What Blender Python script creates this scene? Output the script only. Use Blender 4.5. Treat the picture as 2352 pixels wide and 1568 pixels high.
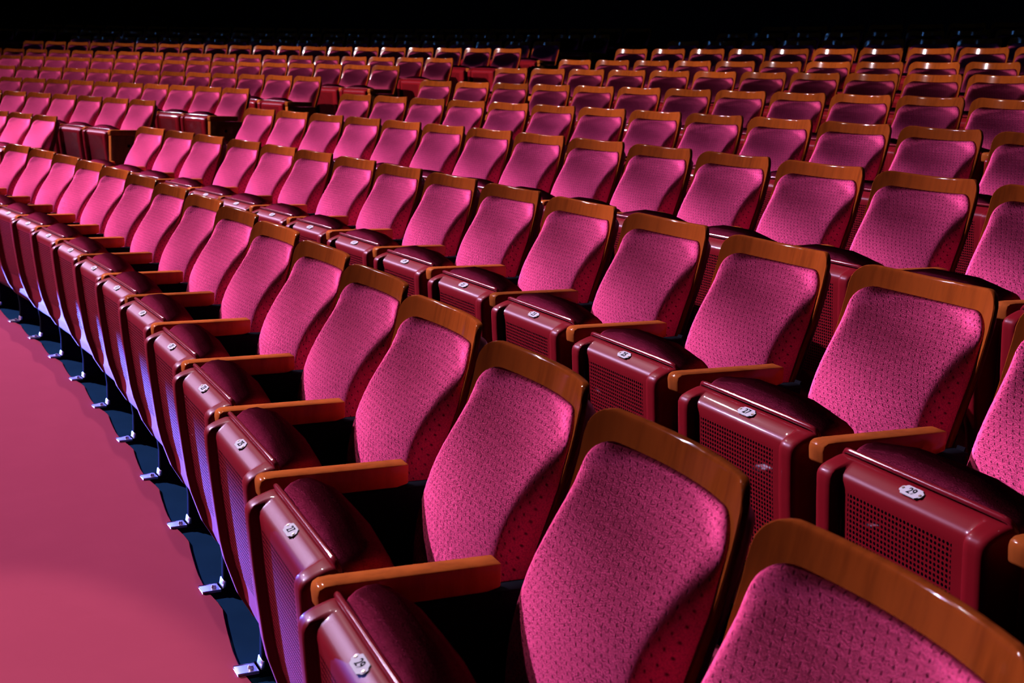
import bpy, bmesh, math, random
from mathutils import Vector, Matrix

S = bpy.context.scene
for o in list(bpy.data.objects):
    bpy.data.objects.remove(o)
C = S.collection
PI = math.pi

# ------------------------------------------------------------------ camera
cam_data = bpy.data.cameras.new('camera')
cam_data.sensor_fit = 'HORIZONTAL'
cam_data.sensor_width = 36.0
cam_data.lens = 2834.4 / 2352 * 36.0
cam_data.clip_start = 0.05
cam_data.clip_end = 200
cam_data.dof.use_dof = True
cam_data.dof.focus_distance = 3.0
cam_data.dof.aperture_fstop = 9.0
cam = bpy.data.objects.new('camera', cam_data)
C.objects.link(cam)
fw = Vector((0.0414038784, 0.9791348361, -0.1989489675))
rt = Vector((0.9986098885, -0.0340524521, 0.0402333442))
up = Vector((-0.0326191589, 0.2003382223, 0.9791836330))
M = Matrix((rt, up, -fw)).transposed().to_4x4()
M.translation = Vector((21.836997, 5.339805, 1.324638))
cam.matrix_world = M
S.camera = cam

# ------------------------------------------------------------------ world, exposure
w = bpy.data.worlds.new('dark_hall')
w.use_nodes = True
w.node_tree.nodes['Background'].inputs[0].default_value = (0.25, 0.22, 0.6, 1)
w.node_tree.nodes['Background'].inputs[1].default_value = 0.0015
S.world = w
S.view_settings.view_transform = 'Standard'
S.view_settings.look = 'None'
S.view_settings.gamma = 1.0
S.view_settings.use_curve_mapping = False
S.view_settings.exposure = -0.22


# ------------------------------------------------------------------ stage and house lamps, plus added fill and glint spots
def spot(name, loc, target, power, color, size_deg, blend, radius, squash=(1.0, 1.0)):
    l = bpy.data.lights.new(name, 'SPOT')
    l.energy = power
    l.color = color
    l.spot_size = math.radians(size_deg)
    l.spot_blend = blend
    l.shadow_soft_size = radius
    o = bpy.data.objects.new(name, l)
    C.objects.link(o)
    o.location = loc
    d = Vector(target) - Vector(loc)
    o.rotation_euler = d.to_track_quat('-Z', 'Y').to_euler()
    o.scale = (squash[0], squash[1], 1.0)
    return o


spot('high_boom_lamp', (3.6, 22.5, 12.2), (17.7, 12.2, 0.8), 165000, (1.0, 0.80, 1.40), 26.5, 1.0, 0.10)
spot('near_seat_fill', (3.4, 22.0, 12.0), (20.0, 8.5, 0.6), 14000, (1.0, 0.80, 0.98), 21, 1.0, 0.10)  # added fill for the lower backs of the near seats
spot('aisle_end_fill', (3.8, 22.8, 12.2), (18.7, 16.2, 0.9), 44000, (1.0, 0.80, 1.30), 16, 1.0, 0.10)  # added fill, brightens the chairs around the aisle ends
spot('far_block_fill', (7.0, 25.0, 9.5), (17.2, 19.2, 1.0), 11000, (1.0, 0.80, 1.15), 52, 1.0, 0.08)  # added fill for the dim rows beyond the aisle
spot('house_lamp_far', (15.6, 18.8, 10.2), (18.3, 11.4, 0.6), 12000, (1.0, 0.82, 0.95), 74, 1.0, 0.08, (0.44, 1.0))
spot('house_lamp_near', (23.4, 10.9, 8.6), (22.2, 8.6, 0.4), 40, (1.0, 0.82, 0.86), 100, 0.9, 0.07)
spot('overhead_lamp', (20.4, 8.6, 9.0), (21.6, 9.0, 0.0), 60, (1.0, 0.75, 0.78), 95, 0.9, 0.12)
spot('front_truss_lamp', (9.5, 10.0, 8.1), (24.0, 19.7, 2.7), 40000, (1.0, 0.86, 0.95), 96, 0.8, 0.06, (1.0, 0.30))
spot('blue_pan_fill', (16.3, 16.2, 0.022), (21.2, 9.2, 0.11), 950000, (0.09, 0.15, 1.0), 75, 0.9, 0.008, (1.0, 0.06))  # added: stands in for blue floor glow on the seat pans
spot('carpet_pool_fill', (14.0, 4.0, 9.0), (21.02, 7.55, 0.0), 13000, (1.0, 0.92, 0.95), 11.0, 0.4, 0.03, (1.0, 0.36))  # added only to make the bright pool on the carpet
for k in range(20):  # unseen small lamps added to put blue glints on the rear backs
    az = math.radians(22 + 2.2 * k)
    for rr in (28.6, 29.6):
        spot('rear_glint_fill', (rr * math.cos(az), rr * math.sin(az), 2.64 + 0.178 * (rr - 28.3)), ((rr + 2.2) * math.cos(az), (rr + 2.2) * math.sin(az), 1.9), 4.0, (0.12, 0.36, 1.0), 130, 0.6, 0.025)


# ------------------------------------------------------------------ materials
class NT:
    def __init__(self, name):
        self.m = bpy.data.materials.new(name)
        self.m.use_nodes = True
        self.t = self.m.node_tree
        self.b = self.t.nodes['Principled BSDF']

    def n(self, typ, **kw):
        nd = self.t.nodes.new(typ)
        for k, v in kw.items():
            setattr(nd, k, v)
        return nd

    def l(self, a, b):
        self.t.links.new(a, b)

    def math(self, op, a, b=None, c=None):
        nd = self.n('ShaderNodeMath', operation=op)
        for i, x in enumerate((a, b, c)):
            if x is None:
                continue
            if isinstance(x, (int, float)):
                nd.inputs[i].default_value = x
            else:
                self.l(x, nd.inputs[i])
        return nd.outputs[0]

    def ramp(self, fac, stops):
        nd = self.n('ShaderNodeValToRGB')
        e = nd.color_ramp.elements
        while len(e) < len(stops):
            e.new(0.5)
        for el, (p, c) in zip(e, stops):
            el.position = p
            el.color = (*c, 1)
        self.l(fac, nd.inputs[0])
        return nd.outputs[0]

    def noise(self, vec, scale, detail=2, rough=0.5):
        nd = self.n('ShaderNodeTexNoise')
        nd.inputs['Scale'].default_value = scale
        nd.inputs['Detail'].default_value = detail
        nd.inputs['Roughness'].default_value = rough
        self.l(vec, nd.inputs['Vector'])
        return nd.outputs['Fac']

    def mix(self, fac, a, b, mode='MIX'):
        nd = self.n('ShaderNodeMix', data_type='RGBA', blend_type=mode)
        for sock, x in ((nd.inputs[0], fac), (nd.inputs[6], a), (nd.inputs[7], b)):
            if isinstance(x, (int, float)):
                sock.default_value = x
            elif isinstance(x, tuple):
                sock.default_value = (*x, 1)
            else:
                self.l(x, sock)
        return nd.outputs[2]

    def obj(self):
        return self.n('ShaderNodeTexCoord').outputs['Object']

    def scale(self, vec, s):
        nd = self.n('ShaderNodeMapping')
        nd.inputs['Scale'].default_value = s
        self.l(vec, nd.inputs['Vector'])
        return nd.outputs[0]

    def bump(self, h, strength, dist):
        nd = self.n('ShaderNodeBump')
        nd.inputs['Strength'].default_value = strength
        nd.inputs['Distance'].default_value = dist
        self.l(h, nd.inputs['Height'])
        self.l(nd.outputs[0], self.b.inputs['Normal'])
        return nd

    def set(self, **kw):
        for k, v in kw.items():
            s = self.b.inputs[k.replace('_', ' ')]
            s.default_value = (*v, 1) if isinstance(v, tuple) else v


NAP = 86


def fabric(name, base, dark, dots=True):
    t = NT(name)
    o = t.obj()
    sep = t.n('ShaderNodeSeparateXYZ')
    t.l(o, sep.inputs[0])
    x, z = sep.outputs[0], sep.outputs[2]
    fine = t.noise(o, 420, 2, 0.7)
    mid = t.noise(o, 60, 3, 0.6)
    rnd = t.n('ShaderNodeObjectInfo').outputs['Random']
    col = t.mix(t.math('MULTIPLY', t.math('SUBTRACT', mid, 0.35), 0.8), base, dark)
    col = t.mix(t.math('MULTIPLY', t.math('MAXIMUM', t.math('SUBTRACT', fine, 0.42), 0.0), 1.6), col, tuple(min(1, c * 1.25) for c in base))
    col = t.mix(t.math('MULTIPLY', t.math('MAXIMUM', t.math('SUBTRACT', 0.5, fine), 0.0), 3.0), col, tuple(c * 0.35 for c in base))
    hgt = t.math('ADD', t.math('MULTIPLY', fine, 0.6), t.math('MULTIPLY', mid, 0.4))
    if dots:
        # woven dashes in staggered rows
        rowi = t.math('FLOOR', t.math('DIVIDE', z, 0.0098))
        off = t.math('MULTIPLY', t.math('MODULO', t.math('ABSOLUTE', rowi), 2.0), 0.5)
        fx = t.math('SUBTRACT', t.math('FRACT', t.math('ADD', t.math('DIVIDE', x, 0.0165), off)), 0.5)
        fz = t.math('SUBTRACT', t.math('FRACT', t.math('DIVIDE', z, 0.0098)), 0.5)
        ex = t.math('DIVIDE', t.math('ADD', t.math('MULTIPLY', fx, 0.0165), t.math('MULTIPLY', fz, 0.003)), 0.0015)
        ez = t.math('DIVIDE', t.math('MULTIPLY', fz, 0.0098), 0.0032)
        r2 = t.math('ADD', t.math('POWER', ex, 2.0), t.math('POWER', t.math('ABSOLUTE', ez), 2.0))
        dot = t.math('SUBTRACT', 1.0, t.math('SMOOTH_MIN', r2, 1.0, 0.2))
        dot = t.math('MAXIMUM', dot, 0.0)
        col = t.mix(t.math('MULTIPLY', dot, 0.95), col, tuple(c * 0.08 for c in base))
        hgt = t.math('SUBTRACT', hgt, t.math('MULTIPLY', dot, 1.6))
        # soft upright creases in the lower middle of some covers
        cr = t.math('SINE', t.math('ADD', t.math('MULTIPLY', x, 260.0), t.math('MULTIPLY', t.noise(t.scale(o, (14, 1, 5)), 1.0, 2, 0.5), 16.0)))
        zz = t.math('DIVIDE', t.math('SUBTRACT', z, 0.56), 0.13)
        xx = t.math('DIVIDE', t.math('ADD', x, 0.02), 0.11)
        rad = t.math('MAXIMUM', t.math('SUBTRACT', 1.0, t.math('ADD', t.math('POWER', t.math('ABSOLUTE', zz), 2.0), t.math('POWER', t.math('ABSOLUTE', xx), 2.0))), 0.0)
        msk = t.math('MULTIPLY', t.math('MULTIPLY', t.math('GREATER_THAN', rnd, 0.5), rad), 0.8)
        hgt = t.math('ADD', hgt, t.math('MULTIPLY', cr, msk))
    v = t.math('ADD', 0.86, t.math('MULTIPLY', rnd, 0.28))
    hs = t.n('ShaderNodeHueSaturation')
    t.l(v, hs.inputs['Value'])
    t.l(col, hs.inputs['Color'])
    t.l(hs.outputs[0], t.b.inputs['Base Color'])
    # the pile is brushed upwards: the shading normal leans towards the top of the chair
    g = t.n('ShaderNodeNewGeometry')
    t1 = t.n('ShaderNodeVectorTransform', vector_type='NORMAL', convert_from='WORLD', convert_to='OBJECT')
    t.l(g.outputs['Normal'], t1.inputs[0])
    rot = t.n('ShaderNodeVectorRotate', rotation_type='X_AXIS')
    t.l(t1.outputs[0], rot.inputs['Vector'])
    rot.inputs['Angle'].default_value = -math.radians(NAP)
    t2 = t.n('ShaderNodeVectorTransform', vector_type='NORMAL', convert_from='OBJECT', convert_to='WORLD')
    t.l(rot.outputs[0], t2.inputs[0])
    bp = t.bump(hgt, 0.2, 0.0012)
    t.l(t2.outputs[0], bp.inputs['Normal'])
    t.set(Roughness=0.95, Sheen_Weight=0.0, Sheen_Roughness=0.3, Sheen_Tint=(1.0, 0.45, 0.62))
    t.b.inputs['Specular IOR Level'].default_value = 0.0
    return t.m


def wood(name, a, b, rough=0.28, coat=0.5):
    t = NT(name)
    o = t.obj()
    rnd = t.n('ShaderNodeObjectInfo').outputs['Random']
    comb = t.n('ShaderNodeCombineXYZ')
    t.l(t.math('MULTIPLY', rnd, 37.0), comb.inputs[0])
    t.l(t.math('MULTIPLY', rnd, 13.0), comb.inputs[2])
    add = t.n('ShaderNodeVectorMath', operation='ADD')
    t.l(o, add.inputs[0])
    t.l(comb.outputs[0], add.inputs[1])
    v = add.outputs[0]
    g1 = t.noise(t.scale(v, (55, 30, 5)), 1.0, 4, 0.6)
    g2 = t.noise(t.scale(v, (7, 4, 1.5)), 1.0, 2, 0.5)
    f = t.math('ADD', t.math('MULTIPLY', g1, 0.6), t.math('MULTIPLY', g2, 0.4))
    col = t.ramp(f, [(0.25, b), (0.5, a), (0.75, tuple(c * 1.25 for c in a))])
    hs = t.n('ShaderNodeHueSaturation')
    t.l(t.math('ADD', 0.62, t.math('MULTIPLY', t.math('POWER', rnd, 0.6), 0.6)), hs.inputs['Value'])
    t.l(col, hs.inputs['Color'])
    t.l(hs.outputs[0], t.b.inputs['Base Color'])
    t.set(Roughness=rough, Coat_Weight=coat, Coat_Roughness=0.09)
    t.b.inputs['Specular IOR Level'].default_value = 0.0
    return t.m


def plastic(name, base, perf=False, rough=0.22):
    t = NT(name)
    o = t.obj()
    col = base
    nz = t.noise(o, 30, 3, 0.6)
    c = t.mix(t.math('MULTIPLY', nz, 0.5), base, tuple(x * 0.7 for x in base))
    if perf:
        sep = t.n('ShaderNodeSeparateXYZ')
        t.l(o, sep.inputs[0])
        x, z = sep.outputs[0], sep.outputs[2]
        P = 0.0088
        fx = t.math('SUBTRACT', t.math('FRACT', t.math('DIVIDE', x, P)), 0.5)
        fz = t.math('SUBTRACT', t.math('FRACT', t.math('DIVIDE', z, P)), 0.5)
        r = t.math('SQRT', t.math('ADD', t.math('POWER', fx, 2.0), t.math('POWER', fz, 2.0)))
        hole = t.math('LESS_THAN', r, 0.33)
        inx = t.math('LESS_THAN', t.math('ABSOLUTE', t.math('ADD', x, 0.0132)), 0.1232)
        inz = t.math('LESS_THAN', t.math('ABSOLUTE', t.math('SUBTRACT', z, 0.433)), 0.1408)
        front = t.math('LESS_THAN', sep.outputs[1], -0.10)
        hole = t.math('MULTIPLY', t.math('MULTIPLY', hole, front), t.math('MULTIPLY', inx, inz))
        c = t.mix(hole, c, (0.0006, 0.0004, 0.0006))
        t.l(t.math('ADD', rough, t.math('MULTIPLY', hole, 0.7)), t.b.inputs['Roughness'])
        t.l(t.math('SUBTRACT', 0.016, t.math('MULTIPLY', hole, 0.016)), t.b.inputs['Specular IOR Level'])
        t.bump(t.math('MULTIPLY', hole, -1.0), 0.6, 0.002)
    else:
        t.b.inputs['Roughness'].default_value = rough
    t.l(c, t.b.inputs['Base Color'])
    t.set(Coat_Weight=0.10, Coat_Roughness=0.04)
    if not perf:
        t.b.inputs['Specular IOR Level'].default_value = 0.2
    return t.m


def simple(name, base, rough=0.5, metal=0.0, noise_scale=0, noise_amt=0.4):
    t = NT(name)
    t.set(Base_Color=base, Roughness=rough, Metallic=metal)
    if noise_scale:
        nz = t.noise(t.obj(), noise_scale, 4, 0.6)
        t.l(t.mix(t.math('MULTIPLY', nz, noise_amt * 2), base, tuple(x * 0.45 for x in base)), t.b.inputs['Base Color'])
    return t.m


def carpet_mat():
    t = NT('carpet_pile')
    o = t.obj()
    n1 = t.noise(o, 900, 2, 0.7)
    n2 = t.noise(o, 5, 4, 0.6)
    n3 = t.noise(o, 70, 3, 0.6)
    c = t.mix(t.math('MULTIPLY', n1, 0.5), (0.095, 0.0135, 0.021), (0.08, 0.011, 0.0172))
    c = t.mix(t.math('MULTIPLY', t.math('MAXIMUM', t.math('SUBTRACT', n2, 0.45), 0.0), 0.9), c, (0.107, 0.0155, 0.0235))
    c = t.mix(t.math('MULTIPLY', t.math('GREATER_THAN', n3, 0.74), 0.5), c, (0.10, 0.012, 0.03))
    t.l(c, t.b.inputs['Base Color'])
    t.set(Roughness=1.0)
    t.b.inputs['Specular IOR Level'].default_value = 0.0
    return t.m


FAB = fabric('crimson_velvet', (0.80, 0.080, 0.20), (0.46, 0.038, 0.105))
FAB2 = fabric('crimson_velvet_shaded', (0.22, 0.016, 0.042), (0.12, 0.008, 0.022), dots=False)  # same velvet darkened: the seat crest's weak light is put into the colour
WOOD = wood('varnished_wood', (0.095, 0.0185, 0.0026), (0.045, 0.0083, 0.0015), 0.5, 0.16)
ARMW = wood('armrest_wood', (0.15, 0.0345, 0.006), (0.082, 0.017, 0.004), 0.5, 0.08)
PAN = plastic('oxblood_plastic', (0.085, 0.0026, 0.0044), True, 0.36)
RIM = plastic('oxblood_rim', (0.085, 0.0032, 0.0058), False, 0.15)
REAR = plastic('dark_rear_shell', (0.022, 0.006, 0.006), False, 0.45)
IRON = simple('black_iron', (0.004, 0.004, 0.005), 0.75, 0.0, 40)
IRON.node_tree.nodes['Principled BSDF'].inputs['Specular IOR Level'].default_value = 0.0
CHROME = simple('zinc_plate', (0.62, 0.55, 0.58), 0.28, 1.0, 60, 0.2)
PLATE = simple('ivory_enamel', (0.24, 0.235, 0.215), 0.7)
BRASS = simple('screw_brass', (0.25, 0.18, 0.12), 0.35, 1.0)
INK = simple('black_ink', (0.003, 0.003, 0.004), 0.9)
for mm in (PLATE, INK):
    mm.node_tree.nodes['Principled BSDF'].inputs['Specular IOR Level'].default_value = 0.0
ENDP = wood('end_panel_wood', (0.10, 0.035, 0.012), (0.05, 0.018, 0.007), 0.4, 0.2)
CARPET = carpet_mat()
FLOORM = simple('slate_floor_and_shade', (0.003, 0.011, 0.022), 0.6, 0.0, 8)  # dark teal also stands in for the shade under the front seats
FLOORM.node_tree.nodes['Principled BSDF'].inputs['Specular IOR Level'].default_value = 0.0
WALLM = simple('black_wall_paint', (0.006, 0.006, 0.008), 0.9, 0.0, 3)


# ------------------------------------------------------------------ mesh helpers
def mesh_from(name, bm, mat, smooth=40):
    bmesh.ops.recalc_face_normals(bm, faces=bm.faces)
    me = bpy.data.meshes.new(name)
    bm.to_mesh(me)
    bm.free()
    if mat:
        me.materials.append(mat)
    if smooth:
        for p in me.polygons:
            p.use_smooth = True
        me.set_sharp_from_angle(angle=math.radians(smooth))
    return me


def link(name, data, parent=None):
    o = bpy.data.objects.new(name, data)
    C.objects.link(o)
    o.parent = parent
    return o


def tag(o, label, cat, group=None, kind=None):
    if label:
        o['label'] = label
    if cat:
        o['category'] = cat
    if group:
        o['group'] = group
    if kind:
        o['kind'] = kind
    return o


def lerp(pts, t):
    if t >= pts[0][0]:
        return pts[0][1]
    for (a, va), (b, vb) in zip(pts, pts[1:]):
        if t >= b:
            f = (t - b) / (a - b)
            return vb + (va - vb) * f
    return pts[-1][1]


def smoothpts(pts, h):
    # three-tap smoothing of a piecewise-linear profile
    return (lerp(pts, h - 0.012) + 2 * lerp(pts, h) + lerp(pts, h + 0.012)) / 4


def sstep(a, b, x):
    t = max(0.0, min(1.0, (x - a) / (b - a)))
    return t * t * (3 - 2 * t)


V0 = 0.25          # the thing's origin lies this far in front of the back's top edge


def P(u, v, h):
    return Vector((u, V0 - v, h))


def grid(bm, rows, close_u=False):
    vs = [[bm.verts.new(p) for p in r] for r in rows]
    for a, b in zip(vs, vs[1:]):
        n = len(a)
        for i in range(n if close_u else n - 1):
            j = (i + 1) % n
            try:
                bm.faces.new((a[i], a[j], b[j], b[i]))
            except ValueError:
                pass
    return vs


def box(bm, x0, x1, v0, v1, h0, h1, bevel=0.0, seg=2):
    b2 = bmesh.new()
    bmesh.ops.create_cube(b2, size=1.0)
    for v in b2.verts:
        v.co = Vector(((x0 + x1) / 2 + v.co.x * (x1 - x0), V0 - ((v0 + v1) / 2 + v.co.y * (v1 - v0)), (h0 + h1) / 2 + v.co.z * (h1 - h0)))
    if bevel:
        bmesh.ops.bevel(b2, geom=list(b2.edges), offset=bevel, segments=seg, profile=0.5, affect='EDGES')
    me = bpy.data.meshes.new('tmp')
    b2.to_mesh(me)
    b2.free()
    bm.from_mesh(me)
    bpy.data.meshes.remove(me)


def prism(bm, poly, x0, x1, bevel=0.0):
    """side outline given as (v, h) points, pushed from x0 to x1"""
    b2 = bmesh.new()
    a = [b2.verts.new(P(x0, v, h)) for v, h in poly]
    b = [b2.verts.new(P(x1, v, h)) for v, h in poly]
    b2.faces.new(a)
    b2.faces.new(b[::-1])
    n = len(poly)
    for i in range(n):
        b2.faces.new((a[i], b[i], b[(i + 1) % n], a[(i + 1) % n]))
    bmesh.ops.recalc_face_normals(b2, faces=b2.faces)
    if bevel:
        bmesh.ops.bevel(b2, geom=list(b2.edges), offset=bevel, segments=2, profile=0.5, affect='EDGES')
    me = bpy.data.meshes.new('tmp')
    b2.to_mesh(me)
    b2.free()
    bm.from_mesh(me)
    bpy.data.meshes.remove(me)


# ------------------------------------------------------------------ chair parts
UB = -0.020        # centre of the back
WOOD_EDGE = [(0.90, -0.015), (0.87, -0.010), (0.786, 0.005), (0.70, 0.027), (0.628, 0.052), (0.54, 0.080), (0.45, 0.092), (0.26, 0.098)]
SAG = 0.042


def wood_v(du, h):
    return lerp(WOOD_EDGE, h) - SAG * (1 - (du / 0.2) ** 2)


def dip(u, h):
    return h - 0.009 * (1 - (u / 0.2) ** 2) * sstep(0.62, 0.86, h)


def rounded_halfwidth(h, top, half, r):
    d = top - h
    if d >= r:
        return half
    return half - r + math.sqrt(max(0.0, r * r - (r - d) ** 2))


def backboard_mesh():
    bm = bmesh.new()
    top, half, th = 0.872, 0.213, 0.014
    hs = [top - x for x in (0, .0008, .003, .007, .012, .018, .025, .034, .05)] + [top - .05 - i * .029 for i in range(1, 20)]
    us = [math.sin((i / 20 - 0.5) * PI) for i in range(21)]
    front, back = [], []
    for h in hs:
        hw = rounded_halfwidth(h, top, half - 0.006 * sstep(0.75, 0.4, h), 0.05)
        fr, bk = [], []
        for s in us:
            u = s * hw
            e = min(1.0, max(0.0, min((hw - abs(u)) / 0.004, (top - h) / 0.004)))
            rd = 0.003 * (1 - math.sqrt(1 - (1 - e) ** 2))
            fr.append(P(UB + u, wood_v(u, h) - rd, dip(u, h)))
            bk.append(P(UB + u, wood_v(u, h) - th + rd, dip(u, h)))
        front.append(fr)
        back.append(bk)
    ring = []
    for f, b in zip(front, back):
        ring.append(f + b[::-1])
    vs = grid(bm, ring, True)
    bm.faces.new(vs[0])
    bm.faces.new(vs[-1][::-1])
    return mesh_from('backboard', bm, WOOD, 50)


def rear_shell_mesh():
    bm = bmesh.new()
    top, half = 0.846, 0.203
    rows = []
    hs = [top - x for x in (0, .002, .008, .018, .032, .05)] + [top - .05 - i * .05 for i in range(1, 12)]
    us = [math.sin((i / 14 - 0.5) * PI) for i in range(15)]
    for h in hs:
        hw = rounded_halfwidth(h, top, half, 0.05)
        f = [P(UB + s * hw, wood_v(s * hw, h) - 0.013, dip(s * hw, h)) for s in us]
        b = [P(UB + s * hw * 0.97, wood_v(s * hw, h) - 0.013 - 0.034 * math.sqrt(max(0, 1 - abs(s) ** 6)) * sstep(0, 0.03, top - h) - 0.004, dip(s * hw, h)) for s in us]
        rows.append(f + b[::-1])
    vs = grid(bm, rows, True)
    bm.faces.new(vs[0])
    bm.faces.new(vs[-1][::-1])
    return mesh_from('rear_shell', bm, REAR, 45)


CUSH = [(0.84, -0.024), (0.828, -0.017), (0.81, -0.006), (0.78, 0.013), (0.746, 0.037), (0.72, 0.056), (0.69, 0.073), (0.66, 0.088), (0.62, 0.104),
        (0.58, 0.115), (0.54, 0.124), (0.49, 0.129), (0.44, 0.130), (0.38, 0.126), (0.30, 0.112)]      # side edge of the pad


def back_cushion_mesh():
    bm = bmesh.new()
    top, bot, half = 0.828, 0.30, 0.199
    r, rc = 0.040, 0.055
    ts = [0, .001, .004, .009, .015, .022, .03, .04, .052]
    hs = [top - t for t in ts] + [top - .052 - i * .0245 for i in range(1, 18)]
    hs += [bot + x for x in (.03, .015, .006, .002, 0)]
    hs = sorted(set(hs), reverse=True)
    N = 36
    us = [math.sin((i / N - 0.5) * PI) for i in range(N + 1)]
    front, back = [], []
    for h in hs:
        hw = min(rounded_halfwidth(h, top, half, rc), rounded_halfwidth(-h, -bot, half, 0.03))
        f, b = [], []
        for s in us:
            u = s * hw
            # distance to the outline of the rounded rectangle
            qx = abs(u) - (half - rc)
            qh = h - (top - rc)
            if qx > 0 and qh > 0:
                d = rc - math.hypot(qx, qh)
            else:
                d = min(half - abs(u), top - h)
            d = max(0.0, min(d, (h - bot) * 1.5))
            e = 1 - min(d / r, 1)
            E = math.sqrt(max(0.0, 1 - e ** 2.1))
            w = wood_v(u, h)
            m = -0.019 + 0.040 * sstep(0.80, 0.62, h)
            c = smoothpts(CUSH, h) + m * (1 - (u / 0.195) ** 2)
            c = max(c, w + 0.012)
            f.append(P(UB + u, w + 0.001 + (c - w) * E, dip(u, h)))
            b.append(P(UB + u, w + 0.0005, dip(u, h)))
        front.append(f)
        back.append(b)
    vs = grid(bm, [f + b[::-1] for f, b in zip(front, back)], True)
    bm.faces.new(vs[0])
    bm.faces.new(vs[-1][::-1])
    bmesh.ops.remove_doubles(bm, verts=bm.verts, dist=0.0003)
    return mesh_from('back_cushion', bm, FAB, 80)


PANP = [(.386, .612), (.391, .619), (.400, .6185), (.412, .6145), (.426, .609), (.438, .6025), (.444, .596), (.4465, .588), (.446, .575), (.443, .54), (.438, .49), (.429, .42), (.419, .35),
        (.409, .305), (.402, .285), (.382, .225), (.353, .175), (.316, .145), (.276, .135)]
UP = -0.010


def pan_mesh():
    bm = bmesh.new()
    # resample the side outline
    pts = [Vector((v, h)) for v, h in PANP]
    prof = []
    for a, b in zip(pts, pts[1:]):
        n = max(1, int((b - a).length / 0.012))
        for i in range(n):
            prof.append(a.lerp(b, i / n))
    prof.append(pts[-1])
    nrm = []
    for i in range(len(prof)):
        t = (prof[min(i + 1, len(prof) - 1)] - prof[max(i - 1, 0)]).normalized()
        nrm.append(Vector((-t.y, t.x)))
    if nrm[len(nrm) // 2].x < 0:
        nrm = [-n for n in nrm]
    cols = []
    for s in (-1, 1):
        side = []
        for u in (0.0, 0.05, 0.10, 0.140, 0.1495, 0.1505, 0.153, 0.157, 0.160, 0.170, 0.182, 0.190, 0.195, 0.1985, 0.2005, 0.2015):
            rec = 0.015 * (1 - sstep(0.1495, 0.159, u))
            e = max(0.0, (u - 0.187) / 0.0145)
            off = -0.014 * (1 - math.sqrt(max(0.0, 1 - min(e, 1) ** 2)))
            side.append((s * u, off, 0.0, rec))
        side.append((s * 0.203, -0.014, 0.035, 0.0))
        side.append((s * 0.203, -0.014, 0.075, 0.0))
        cols.append(side)
    allc = cols[0][:0:-1] + cols[1]
    rows = []
    for i, (p, n) in enumerate(zip(prof, nrm)):
        r = []
        for u, off, back, rec in allc:
            q = p + n * off * sstep(0, 0.03, (prof[0] - p).length + 0.012)
            bk = back * min(1.0, max(0.1, (p.x - 0.28) / 0.12))
            wfac = 1.0 - 0.10 * sstep(0.30, 0.14, p.y) - 0.0 * i
            bl = sstep(0.398, 0.440, p.x) if p.y > 0.59 else sstep(0.13, 0.30, p.y)
            r.append(P(UP + u * wfac, q.x - bk - rec * bl, q.y - (0.004 if back else 0)))
        rows.append(r)
    grid(bm, rows)
    # back wall closing the tray
    return mesh_from('seat_pan', bm, PAN, 32)


def rim_mesh():
    bm = bmesh.new()
    path = [(-0.206, .384, .606), (-0.204, .388, .618), (-0.197, .391, .6245), (-0.185, .392, .626), (-.1, .392, .6265), (0, .392, .6265), (.1, .392, .6265), (.165, .392, .626), (.177, .391, .6245), (.184, .388, .618), (.186, .384, .606)]
    rows = []
    pv = [P(*p) for p in path]
    for i, p in enumerate(pv):
        t = (pv[min(i + 1, len(pv) - 1)] - pv[max(0, i - 1)]).normalized()
        a = Vector((0, 1, 0))
        b = t.cross(a).normalized()
        rows.append([p + (a * math.cos(k * PI / 4) * 0.0055 + b * math.sin(k * PI / 4) * 0.0055) for k in range(8)])
    vs = grid(bm, rows, True)
    bm.faces.new(vs[0])
    bm.faces.new(vs[-1][::-1])
    return mesh_from('pan_rim', bm, RIM, 60)


SEATP = [(.388, .600), (.388, .614), (.386, .626), (.380, .640), (.368, .651), (.352, .657), (.335, .658), (.318, .652), (.305, .640), (.297, .620), (.294, .592),
         (.292, .54), (.292, .46), (.293, .38), (.296, .31), (.303, .26), (.315, .235), (.340, .228), (.360, .24), (.372, .28), (.376, .36), (.38, .46), (.384, .56)]


def seat_cushion_mesh():
    bm = bmesh.new()
    c0 = Vector((.345, .585))
    us = [0, .08, .13, .16, .18, .19, .1965, .201, .2035, .205]
    us = [-u for u in us[:0:-1]] + us
    rows = []
    for u in us:
        e = max(0.0, (abs(u) - 0.175) / 0.030)
        k = math.sqrt(max(0.0, 1 - min(e, 1) ** 2)) * 0.75 + 0.25
        droop = 0.020 * sstep(0.06, 0.2, abs(u))
        r = []
        for v, h in SEATP:
            hh = h - droop * sstep(0.56, 0.65, h)
            ch = min(max(hh, 0.29), 0.60)
            vv = 0.340 + (v - 0.340) * k
            hh = ch + (hh - ch) * (0.4 + 0.6 * k)
            r.append(P(-0.004 + u, vv, hh))
        rows.append(r)
    vs = grid(bm, rows, True)
    bm.faces.new(vs[0])
    bm.faces.new(vs[-1][::-1])
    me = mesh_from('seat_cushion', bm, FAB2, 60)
    return me


UA = 0.2475


def armrest_mesh(u0=UA):
    bm = bmesh.new()
    prism(bm, [(.158, .590), (.158, .628), (.415, .628), (.432, .627), (.441, .622), (.443, .612), (.440, .588), (.425, .582), (.18, .584)], u0 - 0.021, u0 + 0.021, 0.004)
    return mesh_from('armrest', bm, ARMW, 35)


def standard_mesh(u0=UA):
    bm = bmesh.new()
    prism(bm, [(.10, .582), (.40, .582), (.405, .50), (.385, .33), (.36, .22), (.345, .10), (.345, .012), (.20, .012), (.205, .12), (.185, .26), (.12, .40)], u0 - 0.016, u0 + 0.016, 0.004)
    box(bm, u0 - 0.024, u0 + 0.024, 0.17, 0.352, 0.0, 0.014, 0.003)
    return mesh_from('standard', bm, IRON, 35)


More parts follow.
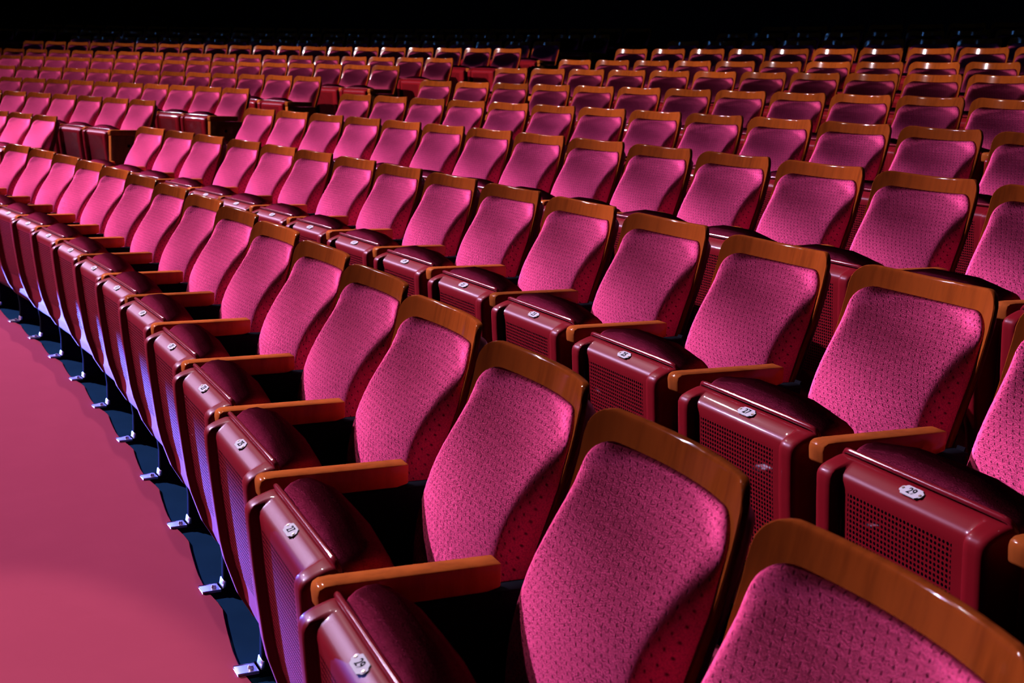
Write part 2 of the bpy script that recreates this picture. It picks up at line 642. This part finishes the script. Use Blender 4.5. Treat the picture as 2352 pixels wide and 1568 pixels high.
def bracket_mesh(u0=UA):
    bm = bmesh.new()
    box(bm, u0 - 0.022, u0 + 0.022, 0.340, 0.402, 0.009, 0.014, 0.0015)
    prism(bm, [(.340, .012), (.340, .034), (.346, .034), (.350, .013)], u0 - 0.020, u0 + 0.020, 0.001)
    for k in range(1):
        b2 = bmesh.ops.create_cone(bm, cap_ends=True, segments=10, radius1=0.008, radius2=0.006, depth=0.008,
                                   matrix=Matrix.Translation(P(u0, 0.368, 0.018)))
    return mesh_from('floor_bracket', bm, CHROME, 35)


def hinge_mesh(u0=UA):
    bm = bmesh.new()
    box(bm, u0 - 0.018, u0 + 0.018, 0.100, 0.160, 0.576, 0.580, 0.001)
    prism(bm, [(.100, .576), (.097, .588), (.100, .588), (.104, .578)], u0 - 0.010, u0 + 0.010)
    return mesh_from('hinge_bracket', bm, IRON, 35)


def end_panel_mesh(u0):
    bm = bmesh.new()
    prism(bm, [(.10, .582), (.425, .582), (.425, .012), (.14, .012), (.10, .30)], u0 - 0.017, u0 + 0.017, 0.004)
    return mesh_from('end_panel', bm, ENDP, 35)


def end_trim_mesh(u0):
    bm = bmesh.new()
    prism(bm, [(.4255, .582), (.436, .582), (.436, .012), (.4255, .012)], u0 - 0.019, u0 + 0.019, 0.003)
    return mesh_from('edge_trim', bm, ARMW, 35)


def end_bolt_mesh(u0):
    bm = bmesh.new()
    bmesh.ops.create_cone(bm, cap_ends=True, segments=14, radius1=0.014, radius2=0.011, depth=0.006,
                          matrix=Matrix.Translation(P(u0, 0.28, 0.50)) @ Matrix.Rotation(PI / 2, 4, 'Y'))
    return mesh_from('panel_bolt', bm, IRON, 35)


PLATE_M = Matrix.Translation(P(-0.006, 0.4125, 0.6128)) @ Matrix.Rotation(math.radians(29), 4, 'X')


def plate_mesh():
    bm = bmesh.new()
    ol = []
    for sx, sy in ((1, 1), (-1, 1), (-1, -1), (1, -1)):
        seq = [(0.0255, 0.004), (0.0235, 0.006), (0.0205, 0.0065), (0.0185, 0.009), (0.0165, 0.0108)]
        if sx * sy < 0:
            seq = seq[::-1]
        ol += [(sx * a, sy * b) for a, b in seq]
    lo = [bm.verts.new((x, y, 0)) for x, y in ol]
    hi = [bm.verts.new((x * 0.98, y * 0.96, 0.0010)) for x, y in ol]
    bm.faces.new(lo[::-1])
    bm.faces.new(hi)
    n = len(ol)
    for i in range(n):
        bm.faces.new((lo[i], lo[(i + 1) % n], hi[(i + 1) % n], hi[i]))
    bm.transform(PLATE_M)
    return mesh_from('number_plate', bm, PLATE, 30)


def screw_mesh(s):
    bm = bmesh.new()
    bmesh.ops.create_cone(bm, cap_ends=True, segments=10, radius1=0.0026, radius2=0.0022, depth=0.0014,
                          matrix=PLATE_M @ Matrix.Translation((s * 0.0205, s * -0.001, 0.0014)))
    return mesh_from('plate_screw', bm, BRASS, 30)


NUM = {}


def number_curve(n):
    if n not in NUM:
        cu = bpy.data.curves.new('seat_number', 'FONT')
        cu.body = str(n)
        cu.size = 0.0185
        cu.align_x = 'CENTER'
        cu.align_y = 'CENTER'
        cu.extrude = 0.0002
        cu.offset = 0.0002
        tmp = bpy.data.objects.new('tmp_number', cu)
        me = bpy.data.meshes.new_from_object(tmp)
        me.name = 'seat_number'
        me.materials.clear()
        me.materials.append(INK)
        bpy.data.objects.remove(tmp)
        bpy.data.curves.remove(cu)
        NUM[n] = me
    return NUM[n]


MESH = dict(backboard=backboard_mesh(), rear_shell=rear_shell_mesh(), back_cushion=back_cushion_mesh(), seat_pan=pan_mesh(), pan_rim=rim_mesh(),
            seat_cushion=seat_cushion_mesh(), armrest=armrest_mesh(), standard=standard_mesh(), floor_bracket=bracket_mesh(),
            hinge_bracket=hinge_mesh(), number_plate=plate_mesh(), end_panel=end_panel_mesh(UA), edge_trim=end_trim_mesh(UA),
            panel_bolt=end_bolt_mesh(UA + 0.019), end_panel_far=end_panel_mesh(-UA), edge_trim_far=end_trim_mesh(-UA), armrest_far=armrest_mesh(-UA),
            screw_a=screw_mesh(-1), screw_b=screw_mesh(1))

# ------------------------------------------------------------------ where the chairs stand
# row: arc radius about the stage centre, floor height, chair angles from the aisle outward (near block), (first angle, step, count) beyond the aisle
ROWS = {
    'A': (23.17, 0,
        [0.6056, 0.5827, 0.5613, 0.5404, 0.5195, 0.4982, 0.4762, 0.4536, 0.4328, 0.4113, 0.3889, 0.3676, 0.3466, 0.3244, 0.3027, 0.2814],
        (0, 0, 0)),
    'B': (24.091, 0.113,
        [0.6128, 0.5915, 0.5715, 0.5478, 0.5265, 0.5064, 0.4844, 0.4633, 0.4411, 0.419, 0.3969, 0.375, 0.3526, 0.33, 0.3087],
        (0.6972, 0.02069, 3)),
    'C': (24.921, 0.257,
        [0.6148, 0.5944, 0.574, 0.5536, 0.5332, 0.5128, 0.4924, 0.4721, 0.4517, 0.4313, 0.411, 0.3906, 0.3703, 0.3499, 0.3296],
        (0.6967, 0.02026, 7)),
    'D': (25.841, 0.381,
        [0.6235, 0.6036, 0.5838, 0.564, 0.5442, 0.5245, 0.5048, 0.4852, 0.4656, 0.4461, 0.4266, 0.4071, 0.3877, 0.3684],
        (0.6993, 0.01877, 10)),
    'E': (26.837, 0.514,
        [0.637, 0.6175, 0.5982, 0.5789, 0.5598, 0.5409, 0.522, 0.5033, 0.4846, 0.4661, 0.4477, 0.4295, 0.4113],
        (0.7132, 0.01838, 13)),
    'F': (27.828, 0.659,
        [0.6452, 0.6267, 0.6082, 0.5899, 0.5716, 0.5534, 0.5353, 0.5173, 0.4993, 0.4814, 0.4637, 0.4459],
        (0.7156, 0.01764, 16)),
    'G': (28.824, 0.776,
        [0.6542, 0.6359, 0.6178, 0.5998, 0.582, 0.5643, 0.5468, 0.5294, 0.5121, 0.495, 0.4781],
        (0.7276, 0.01735, 19)),
    'H': (29.753, 0.926,
        [0.6599, 0.6424, 0.625, 0.6078, 0.5906, 0.5735, 0.5566, 0.5397, 0.523, 0.5063],
        (0.7243, 0.01689, 20)),
    'I': (30.671, 1.057,
        [0.6644, 0.6475, 0.6306, 0.6139, 0.5972, 0.5806, 0.5642, 0.5478, 0.5316],
        (0.7339, 0.01627, 20)),
    'J': (31.601, 1.192,
        [0.6679, 0.6521, 0.6363, 0.6205, 0.6046, 0.5888, 0.573, 0.5572, 0.5413],
        (0.7354, 0.01582, 26)),
    'K': (32.531, 1.327,
        [0.6714, 0.6561, 0.6407, 0.6253, 0.6099, 0.5946, 0.5792, 0.5638],
        (0.7389, 0.01537, 26)),
}

TWIST = 0.060
ORD = ['first', 'second', 'third', 'fourth', 'fifth', 'sixth', 'seventh', 'eighth', 'ninth', 'tenth', 'eleventh', 'twelfth', 'thirteenth', 'fourteenth',
       'fifteenth', 'sixteenth', 'seventeenth', 'eighteenth', 'nineteenth', 'twentieth', 'twenty-first', 'twenty-second', 'twenty-third', 'twenty-fourth',
       'twenty-fifth', 'twenty-sixth']


def place(o, R, z, phi):
    rr = R - V0
    o.location = (rr * math.cos(phi), rr * math.sin(phi), z)
    o.rotation_euler = (0, 0, phi - PI / 2 + TWIST)


def chair(row, R, z, phi, label, group, number=None, end=None):
    root = bpy.data.objects.new('theatre_chair', None)
    root.empty_display_size = 0.1
    C.objects.link(root)
    place(root, R, z, phi)
    tag(root, label, 'chair', group)
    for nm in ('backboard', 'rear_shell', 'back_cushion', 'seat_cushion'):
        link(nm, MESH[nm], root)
    pan = link('seat_pan', MESH['seat_pan'], root)
    if row in 'ABCDEFGH':
        link('pan_rim', MESH['pan_rim'], pan)
    link('armrest', MESH['armrest'], root)
    if end == 'near':
        p = link('end_panel', MESH['end_panel'], root)
        link('edge_trim', MESH['edge_trim'], p)
        link('panel_bolt', MESH['panel_bolt'], p)
    else:
        st = link('standard', MESH['standard'], root)
        if row == 'A':
            link('floor_bracket', MESH['floor_bracket'], st)
    if end == 'far':
        link('armrest', MESH['armrest_far'], root)
        p = link('end_panel', MESH['end_panel_far'], root)
        link('edge_trim', MESH['edge_trim_far'], p)
    if row in 'AB':
        link('hinge_bracket', MESH['hinge_bracket'], root)
    if number is not None:
        pl = link('number_plate', MESH['number_plate'], root)
        pl['label'] = 'ivory plate with black number %d' % number
        link('plate_screw', MESH['screw_a'], pl)
        link('plate_screw', MESH['screw_b'], pl)
        t = link('seat_number', number_curve(number), pl)
        t.matrix_local = PLATE_M @ Matrix.Translation((0, 0, 0.0012))
    return root


for ri, (row, (R, z, near, far)) in enumerate(ROWS.items()):
    for j, phi in enumerate(near):
        n = 2 * j + 1
        rowname = 'front row along the pink carpet' if row == 'A' else '%s row up from the carpet' % ORD[ri]
        if row in 'AB':
            lab = 'crimson velvet theatre chair with number plate %d, %s' % (n, rowname)
        elif row in 'JK':
            lab = 'unlit theatre chair, %s from the aisle in the dark %s row, near block' % (ORD[j], ORD[ri])
        else:
            lab = 'crimson velvet theatre chair, %s from the aisle in the %s row, near block' % (ORD[j], ORD[ri])
        grp = 'chairs of the near block, %s row' % ORD[ri]
        chair(row, R, z, phi, lab, grp, n if row in 'AB' else None, 'far' if j == 0 else None)
    p0, st, cnt = far
    for j in range(cnt):
        if row in 'JK':
            lab = 'unlit theatre chair, %s from the aisle in the dark %s row, block beyond aisle' % (ORD[j], ORD[ri])
        else:
            lab = 'crimson velvet theatre chair, %s from the aisle in the %s row, block beyond aisle' % (ORD[j], ORD[ri])
        chair(row, R, z, p0 + st * j, lab, 'chairs of the block beyond the aisle, %s row' % ORD[ri], None, 'near' if j == 0 else None)


# ------------------------------------------------------------------ floor, carpets, walls
A0, A1 = math.radians(2), math.radians(80)


def arc_strip(bm, prof, a0=A0, a1=A1, n=120, closed=False):
    rows = []
    for i in range(n + 1):
        a = a0 + (a1 - a0) * i / n
        rows.append([Vector((r * math.cos(a), r * math.sin(a), z)) for r, z in prof])
    vs = grid(bm, rows, closed)
    if closed:
        bm.faces.new(vs[0])
        bm.faces.new(vs[-1][::-1])


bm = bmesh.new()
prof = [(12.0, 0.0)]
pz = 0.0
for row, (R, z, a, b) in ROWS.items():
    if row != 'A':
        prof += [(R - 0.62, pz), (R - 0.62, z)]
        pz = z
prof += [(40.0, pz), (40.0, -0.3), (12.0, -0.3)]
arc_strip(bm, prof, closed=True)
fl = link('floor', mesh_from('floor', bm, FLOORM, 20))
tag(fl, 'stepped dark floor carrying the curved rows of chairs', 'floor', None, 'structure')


def carpet(row, r0, r1, z, label):
    bm = bmesh.new()
    arc_strip(bm, [(r0, z), (r0, z + 0.009), (r1, z + 0.009), (r1, z)], closed=True, n=200)
    o = link('carpet_runner', mesh_from('carpet_runner', bm, CARPET, 30))
    tag(o, label, 'carpet')


RA, _, NEAR_A, _ = ROWS['A']
# carpet edge follows the seats' scalloped shadow; dark floor stands in for it
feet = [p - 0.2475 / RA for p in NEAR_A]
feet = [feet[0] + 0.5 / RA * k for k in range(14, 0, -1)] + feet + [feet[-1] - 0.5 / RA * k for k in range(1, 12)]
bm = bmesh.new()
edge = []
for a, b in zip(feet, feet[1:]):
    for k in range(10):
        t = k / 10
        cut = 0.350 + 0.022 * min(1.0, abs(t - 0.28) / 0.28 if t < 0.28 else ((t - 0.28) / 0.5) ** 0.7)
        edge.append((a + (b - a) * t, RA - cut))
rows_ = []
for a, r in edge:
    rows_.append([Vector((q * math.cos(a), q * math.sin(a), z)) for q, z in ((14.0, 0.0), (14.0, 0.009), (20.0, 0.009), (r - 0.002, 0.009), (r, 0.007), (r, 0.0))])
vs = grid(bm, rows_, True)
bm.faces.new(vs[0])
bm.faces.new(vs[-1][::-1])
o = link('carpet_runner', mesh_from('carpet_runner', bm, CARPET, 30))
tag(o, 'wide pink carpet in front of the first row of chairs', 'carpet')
for ri, row in ((1, 'B'), (2, 'C')):
    R, z = ROWS[row][:2]
    carpet(row, R - 0.615, R - 0.30, z, 'pink carpet strip on the step in front of the %s row of chairs' % ORD[ri])

bm = bmesh.new()
arc_strip(bm, [(39.5, -0.3), (39.5, 16.0), (39.8, 16.0), (39.8, -0.3)], closed=True)
wl = link('wall_back', mesh_from('wall_back', bm, WALLM, 20))
tag(wl, 'black rear wall behind the last row', 'wall', None, 'structure')
bm = bmesh.new()
arc_strip(bm, [(6.0, 16.0), (6.0, 16.2), (40.0, 16.2), (40.0, 16.0)], closed=True)
cl = link('ceiling', mesh_from('ceiling', bm, WALLM, 20))
tag(cl, 'black ceiling over the hall', 'ceiling', None, 'structure')

bm = bmesh.new()
arc_strip(bm, [(28.3, 2.7), (28.3, 3.9), (28.45, 3.9), (28.45, 2.95), (39.5, 4.9), (39.5, 4.7)], closed=True)  # unseen; lip placed to keep lamp light off the rear rows
bc = link('ceiling_balcony', mesh_from('ceiling_balcony', bm, WALLM, 20))
tag(bc, 'unseen black balcony set over the rear rows to shade them', 'balcony', None, 'structure')
